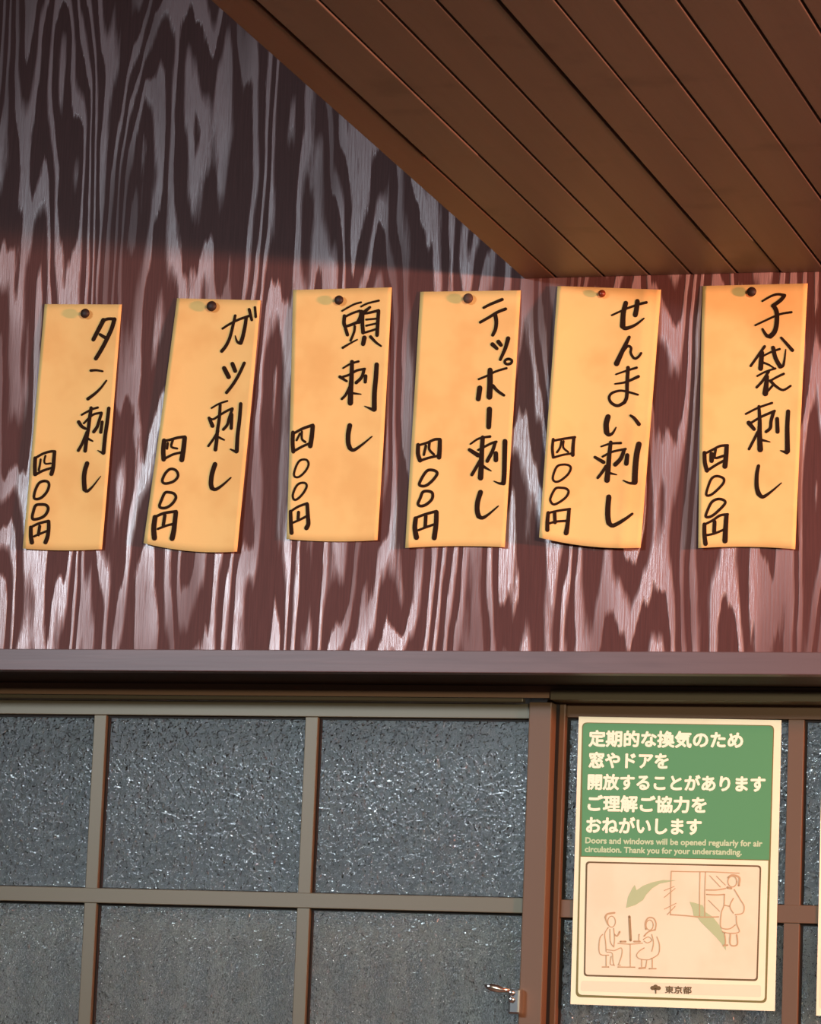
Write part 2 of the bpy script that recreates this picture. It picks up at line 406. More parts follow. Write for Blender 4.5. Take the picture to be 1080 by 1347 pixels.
# ---------------------------------------------------------------- the six paper slips
A = {}
A[0] = dict(
 c=((59.5, 400), (161, 400.5), (133.3, 722.5), (29, 721.5)), name=[
 (50, 395, 9, [(46, 40, [(775, 235), (720, 340), (655, 465)]), (30, 32, [(775, 240), (830, 220), (910, 222)]), (42, 40, [(905, 225), (870, 340), (800, 490), (740, 600), (685, 690)]), (30, 36, [(735, 405), (800, 445)]),
   (28, 20, [(625, 832), (690, 828), (765, 840)]), (18, 34, [(810, 950), (750, 1030), (680, 1100), (590, 1168)])]),
 (90, 525, 10.357, [(24, 28, [(180, 215), (250, 175), (330, 135), (400, 115)]), (40, 44, [(310, 120), (290, 250), (275, 380), (255, 500), (240, 600), (228, 705)]), (44, 34, [(140, 312), (180, 370), (230, 400)]), (24, 30, [(210, 330), (330, 215), (450, 185)]),
   (34, 40, [(450, 190), (420, 290), (390, 380), (345, 445)]), (34, 36, [(250, 450), (190, 600), (135, 700)]), (30, 20, [(270, 540), (330, 572)]), (34, 40, [(460, 310), (440, 450)]), (42, 46, [(550, 125), (530, 300), (500, 500), (478, 730)]), (34, 12, [(475, 740), (400, 700)]),
   (52, 54, [(255, 875), (225, 970), (212, 1080), (220, 1230)]), (50, 10, [(220, 1225), (255, 1255), (330, 1190), (440, 1050)])])],
 price=[(25, 585, 9.62, [(42, 42, [(205, 170), (200, 270), (202, 375)]), (26, 30, [(205, 170), (300, 115), (400, 85), (455, 85)]), (38, 46, [(450, 90), (440, 200), (430, 300), (410, 370)]), (30, 26, [(205, 382), (300, 330), (420, 290)]), (22, 26, [(275, 185), (265, 250), (250, 320)]), (22, 20, [(335, 140), (320, 200), (335, 240), (400, 235)]),
   (30, 30, [(310, 460), (250, 490), (205, 580), (190, 670), (230, 688), (290, 665), (350, 600), (380, 520), (365, 470), (310, 460)]), (32, 32, [(210, 770), (280, 755), (345, 765), (370, 810), (340, 880), (280, 925), (190, 945), (168, 920), (178, 860), (210, 770)]),
   (40, 50, [(150, 1045), (150, 1150), (162, 1235)]), (26, 30, [(150, 1045), (240, 1000), (370, 965)]), (38, 46, [(375, 970), (375, 1060), (362, 1160), (335, 1235)]), (34, 34, [(262, 1030), (245, 1140)]), (24, 26, [(190, 1160), (260, 1130), (370, 1085)])])])
A[1] = dict(
 c=((232.3, 392.3), (342.3, 395), (312.3, 725.5), (189.3, 714.5)), name=[
 (260, 385, 9.62, [(24, 28, [(315, 455), (400, 400), (520, 340), (650, 295)]), (30, 38, [(475, 290), (450, 400), (410, 560), (360, 670), (305, 740)]), (36, 44, [(615, 310), (600, 420), (570, 560), (545, 635)]), (40, 12, [(540, 638), (500, 620), (475, 545)]), (34, 30, [(652, 212), (685, 345)]), (28, 30, [(725, 185), (735, 305)]),
   (48, 50, [(335, 955), (392, 1065)]), (44, 44, [(440, 900), (475, 990)]), (34, 34, [(590, 890), (520, 1040), (440, 1170), (365, 1265)])]),
 (260, 515, 9.62, [(20, 22, [(175, 210), (270, 155), (375, 120)]), (32, 42, [(285, 165), (275, 330), (250, 500), (240, 620), (225, 735)]), (34, 44, [(145, 335), (188, 435)]), (22, 28, [(150, 340), (200, 350), (270, 305), (370, 245), (440, 215)]), (30, 32, [(440, 220), (400, 330), (375, 420), (325, 480)]), (38, 36, [(430, 290), (425, 465)]),
   (28, 26, [(260, 500), (200, 600), (135, 690)]), (26, 20, [(270, 580), (335, 612)]), (38, 44, [(545, 155), (530, 350), (505, 560), (495, 755)]), (34, 16, [(490, 765), (415, 730)]), (50, 50, [(220, 920), (182, 1040), (168, 1160), (180, 1220)]), (46, 16, [(180, 1222), (230, 1238), (320, 1180), (420, 1090)])])],
 price=[(185, 565, 8.41, [(42, 44, [(260, 122), (250, 230), (255, 330)]), (24, 28, [(260, 125), (320, 115), (410, 90), (490, 80)]), (42, 48, [(488, 90), (475, 210), (455, 335)]), (24, 24, [(270, 320), (360, 275), (440, 255)]), (24, 24, [(300, 150), (292, 210)]), (24, 20, [(355, 120), (340, 190), (405, 210)]),
   (26, 26, [(320, 440), (270, 490), (240, 560), (255, 592), (300, 595), (370, 570), (412, 520), (405, 470), (370, 440), (320, 440)]), (27, 27, [(270, 700), (235, 770), (208, 845), (235, 868), (290, 862), (350, 820), (390, 755), (370, 710), (320, 695), (270, 700)]),
   (46, 50, [(160, 970), (145, 1090), (152, 1200)]), (26, 28, [(165, 965), (260, 925), (395, 905)]), (42, 50, [(390, 915), (375, 1050), (365, 1130), (348, 1205)]), (32, 32, [(268, 950), (250, 1060)]), (22, 24, [(190, 1100), (280, 1065), (375, 1040)])])])
A[2] = dict(
 c=((385.8, 381.4), (515.9, 378), (496, 710.5), (376.4, 709)), name=[
 (430, 375, 12, [(26, 28, [(240, 408), (340, 350), (440, 300), (540, 272)]), (26, 30, [(540, 340), (640, 290), (820, 245)]), (48, 52, [(278, 488), (270, 600), (292, 660)]), (30, 34, [(300, 495), (400, 445), (520, 405)]), (56, 60, [(545, 420), (535, 500), (500, 580)]), (34, 46, [(300, 655), (400, 620), (510, 575)]), (46, 46, [(295, 690), (325, 785)]), (34, 34, [(440, 650), (430, 740), (375, 875)]), (34, 20, [(250, 990), (350, 930), (480, 860)]),
   (36, 48, [(680, 350), (590, 425)]), (32, 38, [(600, 450), (700, 430), (815, 400)]), (50, 52, [(565, 450), (560, 600), (572, 750)]), (48, 50, [(815, 405), (803, 600), (792, 790)]), (28, 28, [(620, 545), (780, 530)]), (28, 28, [(620, 642), (780, 605)]), (30, 32, [(600, 750), (700, 720), (790, 690)]), (62, 58, [(592, 830), (572, 930)]), (44, 26, [(690, 815), (770, 900), (855, 962)])]),
 (430, 465, 9.62, [(20, 26, [(205, 185), (300, 130), (400, 100)]), (42, 60, [(318, 105), (312, 300), (302, 450), (297, 625)]), (36, 26, [(165, 295), (250, 350)]), (26, 28, [(170, 305), (280, 270), (380, 215), (480, 195)]), (34, 36, [(470, 205), (440, 300), (370, 370)]), (40, 36, [(490, 285), (485, 360)]), (32, 28, [(290, 420), (240, 520), (190, 575)]), (30, 14, [(310, 500), (430, 515)]), (48, 54, [(630, 140), (620, 300), (602, 500), (600, 705)]), (40, 12, [(595, 715), (480, 668)]),
   (52, 50, [(290, 910), (270, 1020), (270, 1130), (290, 1195)]), (48, 14, [(290, 1195), (340, 1222), (450, 1150), (570, 1050)])])],
 price=[(370, 545, 7.92, [(36, 36, [(122, 190), (118, 290), (125, 388)]), (22, 28, [(130, 200), (220, 150), (330, 112)]), (38, 42, [(328, 122), (318, 230), (302, 330)]), (24, 22, [(130, 385), (220, 335), (300, 300)]), (20, 20, [(195, 200), (160, 270)]), (20, 22, [(215, 180), (215, 255), (250, 288)]),
   (20, 20, [(200, 478), (160, 530), (132, 620), (152, 655), (200, 643), (260, 580), (285, 515), (260, 473), (200, 478)]), (21, 21, [(190, 720), (150, 760), (120, 840), (133, 888), (172, 880), (230, 820), (265, 750), (245, 715), (190, 720)]),
   (32, 38, [(97, 1012), (100, 1130), (107, 1235)]), (20, 24, [(100, 1010), (180, 960), (270, 928)]), (32, 40, [(270, 935), (277, 1050), (282, 1140), (262, 1185)]), (28, 28, [(180, 1020), (175, 1095)]), (20, 22, [(120, 1130), (200, 1095), (275, 1055)])])])
A[3] = dict(
 c=((552, 383.8), (684.3, 382), (664.8, 719.8), (533.8, 720.8)), name=[
 (610, 385, 8.98, [(26, 32, [(235, 178), (320, 135), (455, 80)]), (28, 32, [(195, 350), (300, 290), (400, 230), (495, 192)]), (42, 34, [(372, 260), (385, 340), (375, 430), (343, 500)]), (44, 34, [(340, 610), (392, 660)]), (44, 38, [(410, 580), (440, 618)]), (44, 30, [(525, 540), (490, 660), (432, 790)]), (28, 28, [(530, 782), (490, 800), (488, 830), (520, 845), (560, 832), (568, 800), (530, 782)]),
   (22, 24, [(178, 1022), (280, 980), (380, 930), (505, 892)]), (52, 60, [(312, 915), (310, 1100), (303, 1230)]), (52, 50, [(190, 1125), (172, 1255)]), (36, 28, [(345, 1100), (400, 1160), (475, 1212)])]),
 (605, 525, 7.925, [(48, 44, [(308, 105), (300, 290)]), (16, 24, [(110, 468), (200, 410), (315, 390)]), (38, 50, [(238, 400), (228, 550), (222, 700), (215, 820)]), (32, 40, [(100, 528), (188, 585)]), (20, 24, [(190, 530), (250, 500), (330, 460), (380, 445)]), (30, 34, [(368, 450), (340, 540), (285, 645)]), (40, 42, [(375, 565), (375, 635)]), (28, 30, [(210, 640), (165, 720), (125, 788)]), (30, 12, [(240, 700), (325, 748)]), (44, 42, [(470, 440), (466, 600), (462, 780), (455, 875)]), (32, 10, [(450, 878), (410, 878), (355, 855)]),
   (44, 44, [(215, 970), (185, 1070), (180, 1160), (195, 1220)]), (42, 12, [(195, 1220), (235, 1238), (300, 1200), (400, 1115)])])],
 price=[(535, 565, 8.42, [(38, 42, [(127, 170), (125, 270), (148, 342)]), (22, 28, [(130, 175), (230, 145), (310, 110), (370, 108)]), (38, 44, [(368, 115), (365, 220), (358, 308)]), (26, 24, [(150, 345), (240, 315), (350, 290)]), (26, 24, [(212, 180), (190, 280)]), (26, 24, [(252, 150), (250, 220), (300, 275)]),
   (28, 28, [(240, 450), (190, 500), (140, 600), (165, 625), (220, 618), (290, 560), (338, 490), (310, 455), (240, 450)]), (28, 28, [(180, 692), (150, 760), (125, 825), (160, 848), (220, 828), (280, 770), (285, 705), (240, 682), (180, 692)]),
   (42, 50, [(100, 985), (90, 1090), (108, 1195)]), (24, 28, [(110, 975), (200, 940), (330, 905)]), (42, 48, [(330, 915), (325, 1050), (305, 1200)]), (34, 34, [(212, 955), (205, 1080)]), (22, 24, [(130, 1115), (220, 1080), (320, 1045)])])])
A[4] = dict(
 c=((732.6, 376.2), (868.8, 381), (843.5, 720.5), (709.9, 707)), name=[
 (790, 385, 8.42, [(18, 28, [(125, 250), (280, 180), (420, 130), (508, 108)]), (44, 52, [(280, 115), (252, 230), (245, 370)]), (48, 16, [(247, 370), (280, 395), (380, 360), (480, 285)]), (44, 48, [(408, 95), (400, 170), (385, 245)]), (30, 52, [(318, 492), (250, 630), (178, 785)]), (26, 24, [(250, 650), (300, 592), (338, 610), (335, 670), (375, 728), (420, 710), (450, 670)]),
   (16, 24, [(170, 905), (270, 870), (400, 830)]), (16, 30, [(160, 1010), (280, 990), (420, 928)]), (36, 34, [(305, 830), (295, 1000), (290, 1150), (265, 1215)]), (32, 20, [(265, 1215), (190, 1252), (120, 1220), (95, 1160), (130, 1110), (220, 1085), (310, 1100), (415, 1130)])]),
 (770, 535, 7.92, [(48, 50, [(237, 105), (217, 180), (222, 265)]), (46, 12, [(225, 270), (245, 292), (285, 275), (320, 215)]), (22, 36, [(472, 92), (510, 120), (558, 182)]), (16, 24, [(165, 415), (260, 385), (370, 378)]), (32, 50, [(265, 370), (250, 500), (240, 620), (226, 765)]), (26, 34, [(100, 525), (190, 578)]), (20, 22, [(180, 520), (280, 470), (420, 440)]), (32, 40, [(405, 450), (370, 540), (312, 602)]), (38, 42, [(437, 505), (427, 592)]), (28, 26, [(215, 620), (170, 690), (130, 740)]), (24, 12, [(250, 690), (325, 708)]), (50, 52, [(558, 390), (535, 500), (520, 650), (515, 785)]), (32, 12, [(510, 795), (460, 795), (395, 768)]),
   (46, 48, [(245, 940), (235, 1050), (235, 1150), (245, 1210)]), (44, 22, [(245, 1210), (290, 1238), (400, 1180), (490, 1115)])])],
 price=[(710, 565, 8.42, [(28, 28, [(150, 108), (140, 210), (150, 308)]), (22, 26, [(150, 125), (250, 105), (390, 85)]), (30, 36, [(380, 92), (370, 180), (366, 282)]), (22, 22, [(155, 310), (260, 280), (360, 265)]), (20, 22, [(240, 130), (225, 200), (192, 252)]), (20, 20, [(265, 130), (262, 200), (315, 248)]),
   (22, 22, [(200, 403), (165, 460), (145, 540), (172, 578), (230, 565), (310, 500), (345, 430), (320, 395), (260, 388), (200, 403)]), (23, 23, [(180, 650), (140, 710), (117, 780), (150, 828), (210, 810), (290, 750), (320, 690), (295, 655), (240, 645), (180, 650)]),
   (34, 40, [(95, 922), (85, 1020), (85, 1112)]), (22, 24, [(95, 925), (200, 900), (335, 880)]), (32, 48, [(325, 888), (315, 1000), (303, 1090), (293, 1145)]), (34, 34, [(165, 920), (170, 1030)]), (22, 24, [(90, 1045), (180, 1020), (320, 1010)])])])
A[5] = dict(
 c=((924.7, 376.2), (1063, 372.8), (1045.7, 722.4), (918.2, 721)), name=[
 (970, 375, 8.98, [(20, 30, [(295, 190), (400, 130), (480, 108), (560, 120)]), (38, 40, [(555, 125), (510, 180), (420, 245)]), (44, 50, [(430, 245), (465, 320), (465, 450), (440, 550), (390, 605)]), (46, 24, [(390, 605), (345, 595), (297, 520)]), (20, 24, [(212, 475), (350, 410), (500, 345), (640, 320)]),
   (30, 26, [(322, 725), (240, 840), (158, 955)]), (46, 50, [(290, 800), (275, 985)]), (20, 24, [(300, 840), (400, 790), (500, 755)]), (42, 44, [(422, 740), (450, 860), (505, 960)]), (44, 12, [(505, 962), (545, 940), (572, 760)]), (26, 36, [(518, 622), (580, 690), (650, 770)]), (26, 16, [(290, 910), (370, 940), (440, 985)]), (20, 22, [(235, 1075), (340, 1020), (450, 985)]), (30, 26, [(370, 1020), (300, 1130), (228, 1208)]), (38, 58, [(352, 1080), (330, 1280)]), (26, 22, [(548, 1048), (470, 1085), (390, 1130)]), (32, 22, [(390, 1130), (450, 1190), (540, 1240), (630, 1190)]), (24, 22, [(430, 1170), (350, 1265)])]),
 (970, 515, 8.98, [(22, 24, [(100, 265), (250, 190), (410, 135)]), (30, 58, [(255, 175), (265, 350), (262, 500), (270, 685)]), (46, 36, [(135, 370), (198, 445)]), (24, 28, [(160, 372), (280, 300), (440, 230)]), (36, 32, [(428, 240), (398, 350), (390, 430), (340, 475)]), (40, 42, [(470, 322), (475, 475)]), (30, 28, [(240, 480), (190, 580), (138, 680)]), (30, 12, [(280, 570), (385, 595)]), (42, 52, [(600, 235), (590, 400), (590, 550), (592, 705)]), (38, 12, [(585, 722), (510, 698)]),
   (34, 50, [(250, 878), (230, 980), (228, 1120), (250, 1205)]), (50, 12, [(250, 1205), (300, 1245), (390, 1190), (520, 1080)])])],
 price=[(915, 575, 8.98, [(40, 44, [(105, 185), (110, 300), (135, 395)]), (24, 28, [(110, 195), (200, 150), (290, 105), (380, 97)]), (44, 52, [(368, 110), (360, 230), (347, 345)]), (28, 26, [(140, 395), (240, 330), (340, 275)]), (46, 46, [(190, 200), (190, 280)]), (28, 26, [(237, 150), (230, 245), (330, 220)]),
   (26, 26, [(250, 460), (190, 490), (150, 580), (127, 680), (180, 683), (260, 620), (330, 540), (328, 485), (250, 460)]), (28, 28, [(260, 732), (190, 770), (140, 870), (122, 940), (190, 933), (280, 860), (350, 780), (328, 742), (260, 732)]),
   (40, 46, [(105, 1030), (105, 1150), (118, 1260)]), (24, 28, [(110, 1030), (200, 985), (290, 925), (380, 912)]), (44, 54, [(365, 925), (355, 1080), (348, 1225)]), (40, 40, [(225, 1000), (220, 1120)]), (24, 24, [(120, 1160), (220, 1140), (340, 1090)])])])
labels = [
 'narrow orange paper slip lettered タン刺し, leftmost of the six and dullest',
 'orange paper slip lettered ガツ刺し, leaning right, its bottom edge curved, second from the left',
 'orange paper slip lettered 頭刺し, shortest of the dish names, third from the left',
 'orange paper slip lettered テッポー刺し under a round grey-brown tack, fourth from the left',
 'orange paper slip lettered せんまい刺し with a vertical crease, hanging well off the wall',
 'orange paper slip lettered 子袋刺し, rightmost of the six',
]
# gap from the wall at the left edge, middle, right edge; extra at the foot; sag of the foot in px
shape = [(0.0032, 0.0016, 0.0028, 0.0022, 2), (0.004, 0.0018, 0.004, 0.003, 5), (0.003, 0.0016, 0.003, 0.0022, 2.5), (0.004, 0.0018, 0.003, 0.0024, -2), (0.0135, 0.006, 0.004, 0.0035, 5), (0.0045, 0.002, 0.0034, 0.0026, -2.5)]
def inv_bilinear(c, px, py):
    u = v = 0.5
    for _ in range(8):
        x = (1 - u) * (1 - v) * c[0][0] + u * (1 - v) * c[1][0] + u * v * c[2][0] + (1 - u) * v * c[3][0]
        y = (1 - u) * (1 - v) * c[0][1] + u * (1 - v) * c[1][1] + u * v * c[2][1] + (1 - u) * v * c[3][1]
        dxu = (1 - v) * (c[1][0] - c[0][0]) + v * (c[2][0] - c[3][0]); dxv = (1 - u) * (c[3][0] - c[0][0]) + u * (c[2][0] - c[1][0])
        dyu = (1 - v) * (c[1][1] - c[0][1]) + v * (c[2][1] - c[3][1]); dyv = (1 - u) * (c[3][1] - c[0][1]) + u * (c[2][1] - c[1][1])
        det = dxu * dyv - dxv * dyu
        ex_, ey_ = px - x, py - y
        u += (ex_ * dyv - ey_ * dxv) / det; v += (ey_ * dxu - ex_ * dyu) / det
    return u, v
def make_slip(i):
    d = A[i]; c = d['c']; gl, gm, gr, gf, sag = shape[i]
    rnd = random.Random(i)
    ph = rnd.uniform(0, 6)
    def gap(u, v):
        a = (2 * u - 1)
        g = gm + (gl - gm) * max(0, -a) ** 2 + (gr - gm) * max(0, a) ** 2
        top = min(1, max(0, v) * 7)
        g = g * (0.35 + 0.65 * top) + gf * v * v
        g += 0.0006 * sin(5 * v + ph) * top
        if i == 4:                                     # the crease
            uc = 0.86 - 0.05 * v
            g += 0.0014 * max(0, 1 - abs(u - uc) / 0.07)
        return max(g, 0.0008)
    def surf(px, py, lift):
        u, v = inv_bilinear(c, px, py)
        return at(px, py, -gap(u, v) - lift)
    nu, nv = 22, 30
    V, Fc = [], []
    for side in (0, 1):
        for j in range(nv + 1):
            for k in range(nu + 1):
                u, v = k / nu, j / nv
                x = (1 - u) * (1 - v) * c[0][0] + u * (1 - v) * c[1][0] + u * v * c[2][0] + (1 - u) * v * c[3][0]
                y = (1 - u) * (1 - v) * c[0][1] + u * (1 - v) * c[1][1] + u * v * c[2][1] + (1 - u) * v * c[3][1]
                y += sag * 4 * u * (1 - u) * max(0, v - 0.5) * 2 * max(0, v - .5) * 2
                x += 0.8 * sin(3 * v + ph) * (1 if True else 0)
                g = gap(u, v)
                V.append(at(x, y, -g) + Vector((0, 0.00025 * side, 0)))
    N1 = (nu + 1) * (nv + 1)
    idx = lambda s, j, k: s * N1 + j * (nu + 1) + k
    for j in range(nv):
        for k in range(nu):
            Fc.append((idx(0, j, k), idx(0, j + 1, k), idx(0, j + 1, k + 1), idx(0, j, k + 1)))
            Fc.append((idx(1, j, k), idx(1, j, k + 1), idx(1, j + 1, k + 1), idx(1, j + 1, k)))
    for k in range(nu):
        Fc.append((idx(0, 0, k), idx(0, 0, k + 1), idx(1, 0, k + 1), idx(1, 0, k)))
        Fc.append((idx(0, nv, k + 1), idx(0, nv, k), idx(1, nv, k), idx(1, nv, k + 1)))
    for j in range(nv):
        Fc.append((idx(0, j + 1, 0), idx(0, j, 0), idx(1, j, 0), idx(1, j + 1, 0)))
        Fc.append((idx(0, j, nu), idx(0, j + 1, nu), idx(1, j + 1, nu), idx(1, j, nu)))
    root = empty('menu_slip', at((c[2][0] + c[3][0]) / 2, (c[2][1] + c[3][1]) / 2, -0.001), labels[i], 'menu slip', 'handwritten menu slips on the wall')
    obj('paper', V, Fc, M['slip'], root, True)
    for nm, key in (('dish_name', 'name'), ('price', 'price')):
        o = obj(nm, *strokes(d[key], surf, 0.00045, 1.2), M['ink'], root)
        o['label'] = 'handwritten dish name in black marker' if key == 'name' else 'handwritten price 四〇〇円 in black marker'
    return surf
surfs = [make_slip(i) for i in range(6)]

# ---------------------------------------------------------------- thumbtacks
tacks = [(111.5, 412, 'brown', 0.0052), (278, 402.5, 'brown', 0.0056), (445.5, 394.5, 'brown', 0.0050), (615.5, 392.3, 'grey', 0.0054), (791.5, 386, 'red', 0.0040), (988.5, 383.5, 'brown', 0.0050)]
names = ['leftmost of the six menu slips', 'second menu slip from the left, its head tilted', 'third menu slip from the left', 'fourth menu slip, seen square on', 'fifth menu slip, the one with a crease', 'rightmost menu slip']
for i, (px, py, kind, r) in enumerate(tacks):
    p = surfs[i](px, py, 0.0); yh = p.y - 0.0060; p = at(px, py, yh); p.y = yh + 0.0060
    m = {'red': M['tack_red'], 'grey': M['tack_grey'], 'brown': M['tack']}[kind]
    lab = ('small reddish-brown thumbtack' if kind == 'red' else 'round grey-brown thumbtack' if kind == 'grey' else 'round dark brown thumbtack') + ' pinning the ' + names[i]
    root = empty('thumbtack', (p.x, 0, p.z), lab, 'thumbtack', 'thumbtacks holding the menu slips')
    y0 = p.y
    prof_pin = [(0.0010, 0.006), (0.0010, y0 - 0.0010), (0.0022, y0 - 0.0042)]
    prof_head = [(0.0006, y0 - 0.0038), (r * 0.55, y0 - 0.0040), (r * 0.96, y0 - 0.0046), (r, y0 - 0.0054), (r * 0.9, y0 - 0.0066), (r * 0.65, y0 - 0.0076), (r * 0.25, y0 - 0.0081)]
    # the tack leans a little, so its head sits beside the hole
    for nm, prof in (('pin', prof_pin), ('head', prof_head)):
        V, Fc = [], []; S = 22
        for q, y in prof:
            for k in range(S):
                a = 2 * pi * k / S; V.append((p.x + q * cos(a), y, p.z + q * sin(a)))
        for j in range(len(prof) - 1):
            for k in range(S): Fc.append((j * S + k, j * S + (k + 1) % S, (j + 1) * S + (k + 1) % S, (j + 1) * S + k))
        Fc.append(tuple(range(S))[::-1]); Fc.append(tuple(range((len(prof) - 1) * S, len(prof) * S)))
        obj(nm, V, Fc, m, root, True)

# ---------------------------------------------------------------- printed notice on the right window
YP = YR - 0.0030
def flat(Y):
    return lambda px, py, lift: at(px, py, Y - lift)
def poly(px_pts, Y, name, m, parent):
    V = [at(x, y, Y) for x, y in px_pts]
    return obj(name, V, [tuple(range(len(V)))], m, parent)
def sheet(corners, Y, name, m, parent, th=0.0003, curl=0.0):
    nu, nv = 12, 14
    V, Fc = [], []
    for s in (0, 1):
        for j in range(nv + 1):
            for k in range(nu + 1):
                u, v = k / nu, j / nv; c = corners
                x = (1 - u) * (1 - v) * c[0][0] + u * (1 - v) * c[1][0] + u * v * c[2][0] + (1 - u) * v * c[3][0]
                y = (1 - u) * (1 - v) * c[0][1] + u * (1 - v) * c[1][1] + u * v * c[2][1] + (1 - u) * v * c[3][1]
                V.append(at(x, y, Y) + Vector((0, th * s, 0)))
    N1 = (nu + 1) * (nv + 1); I = lambda s, j, k: s * N1 + j * (nu + 1) + k
    for j in range(nv):
        for k in range(nu):
            Fc.append((I(0, j, k), I(0, j + 1, k), I(0, j + 1, k + 1), I(0, j, k + 1)))
            Fc.append((I(1, j, k), I(1, j, k + 1), I(1, j + 1, k + 1), I(1, j + 1, k)))
    for k in range(nu):
        Fc.append((I(0, 0, k), I(0, 0, k + 1), I(1, 0, k + 1), I(1, 0, k)))
        Fc.append((I(0, nv, k + 1), I(0, nv, k), I(1, nv, k), I(1, nv, k + 1)))
    for j in range(nv):
        Fc.append((I(0, j + 1, 0), I(0, j, 0), I(1, j, 0), I(1, j + 1, 0)))
        Fc.append((I(0, j, nu), I(0, j + 1, nu), I(1, j + 1, nu), I(1, j, nu)))
    return obj(name, V, Fc, m, parent)
def rr(tl, tr, br, bl, r, top=True, bottom=True, n=6):
    """rounded quadrilateral outline in photograph pixels"""
    P = [Vector(p) for p in (tl, tr, br, bl)]; out = []
    for i in range(4):
        p, a, b = P[i], P[i - 1], P[(i + 1) % 4]
        if (i < 2 and not top) or (i >= 2 and not bottom): out.append(tuple(p)); continue
        da, db = (a - p).normalized() * r, (b - p).normalized() * r
        for k in range(n + 1):
            t = k / n; q = (p + da) * (1 - t) ** 2 + 2 * p * t * (1 - t) + (p + db) * t * t
            out.append((q.x, q.y))
    return out
def text(body, xl, ybase, xr, ytop, Y, name, m, parent, bold=0.012):
    cu = bpy.data.curves.new(name, 'FONT'); cu.body = body; cu.size = 1.0; cu.resolution_u = 3
    cu.fill_mode = 'FRONT'
    to = bpy.data.objects.new(name, cu); col.objects.link(to)
    bpy.context.view_layer.update()
    me = bpy.data.meshes.new_from_object(to.evaluated_get(bpy.context.evaluated_depsgraph_get()))
    col.objects.unlink(to); bpy.data.objects.remove(to)
    xs = [v.co.x for v in me.vertices]; ys = [v.co.y for v in me.vertices]
    x0, x1, y0, y1 = min(xs), max(xs), min(ys), max(ys)
    if bold:                                  # heavier lettering: the outline laid down again a hair to each side
        bm = bmesh.new(); bm.from_mesh(me); src = bm.faces[:] + bm.edges[:] + bm.verts[:]
        for k, (dx, dy) in enumerate(((bold, 0), (-bold, 0), (0, bold), (0, -bold), (.7 * bold, .7 * bold), (-.7 * bold, .7 * bold), (.7 * bold, -.7 * bold), (-.7 * bold, -.7 * bold))):
            g = bmesh.ops.duplicate(bm, geom=src)['geom']
            for q in g:
                if isinstance(q, bmesh.types.BMVert): q.co.x += dx; q.co.y += dy; q.co.z += 0.000004 * (k + 1)
        bm.to_mesh(me); bm.free()
    a, b, t = at(xl, ybase, Y), at(xr, ybase, Y), at(xl, ytop, Y)
    for v in me.vertices:
        v.co = (a.x + (b.x - a.x) * (v.co.x - x0) / (x1 - x0), Y - v.co.z, a.z + (t.z - a.z) * (v.co.y - y0) / (y1 - y0))
    me.materials.clear(); me.materials.append(m)
    o = bpy.data.objects.new(name, me); col.objects.link(o)
    o.parent = parent; o.matrix_parent_inverse = Matrix.Translation(-parent.location)
    return o
cN = ((761.4, 942.6), (1028, 947.3), (1019.3, 1330), (750.4, 1320.9))
notice = empty('notice', at(885, 1326, YP), 'cream and green printed notice about opening doors and windows, stuck on the right window', 'notice')
sheet(cN, YP, 'paper', M['sheet'], notice)
e1, e2, e3, e4 = 0.0002, 0.0004, 0.0006, 0.0008
poly(rr((765.8, 950.2), (1018.5, 954.0), (1008.5, 1319.5), (757.2, 1311.5), 7), YP - e1, 'green_border', M['olive'], notice)
poly(rr((763.8, 1127), (1010.6, 1132.2), (1005.9, 1316.6), (760.2, 1308.4), 6, top=False), YP - e2, 'pale_field', M['sheet'], notice)
poly(rr((767.0, 951.2), (1017.2, 955.0), (1011.8, 1131.0), (765.0, 1125.8), 7, bottom=False), YP - e2, 'green_field', M['green'], notice)
poly(rr((770.5, 1133.0), (1001.5, 1138.4), (996.8, 1290.6), (767.8, 1284.2), 5), YP - e3, 'inner_border', M['brown_line'], notice)
poly(rr((772.8, 1135.2), (999.3, 1140.5), (994.7, 1288.2), (770.0, 1282.0), 4), YP - e4, 'picture_panel', M['panel'], notice)
poly(rr((765, 1290), (1001, 1296), (1001, 1311.5), (764, 1303.5), 3), YP - e3, 'footer_panel', M['panel'], notice)
YT = YP - 0.0006
text('定期的な換気のため', 774.8, 981.8, 976.6, 961.0, YT, 'heading', M['white_print'], notice, 0.040)
text('窓やドアを', 774.8, 1009.5, 878.6, 989.5, YT, 'heading', M['white_print'], notice, 0.040)
text('開放することがあります', 773.5, 1038.2, 1006, 1018.2, YT, 'heading', M['white_print'], notice, 0.040)
text('ご理解ご協力を', 773.5, 1066.8, 928.5, 1046.2, YT, 'heading', M['white_print'], notice, 0.040)
text('おねがいします', 771.5, 1095.0, 922, 1074.5, YT, 'heading', M['white_print'], notice, 0.040)
text('Doors and windows will be opened regularly for air', 770, 1111.5, 1002.5, 1101.5, YT, 'small_print', M['pale_print'], notice, 0.036)
text('circulation. Thank you for your understanding.', 769.5, 1123.0, 975.5, 1113.2, YT, 'small_print', M['pale_print'], notice, 0.036)
YT2 = YP - 0.0011
text('東京都', 875, 1306.3, 909.5, 1296.8, YP - 0.0009, 'footer_text', M['brown_line'], notice, 0.03)
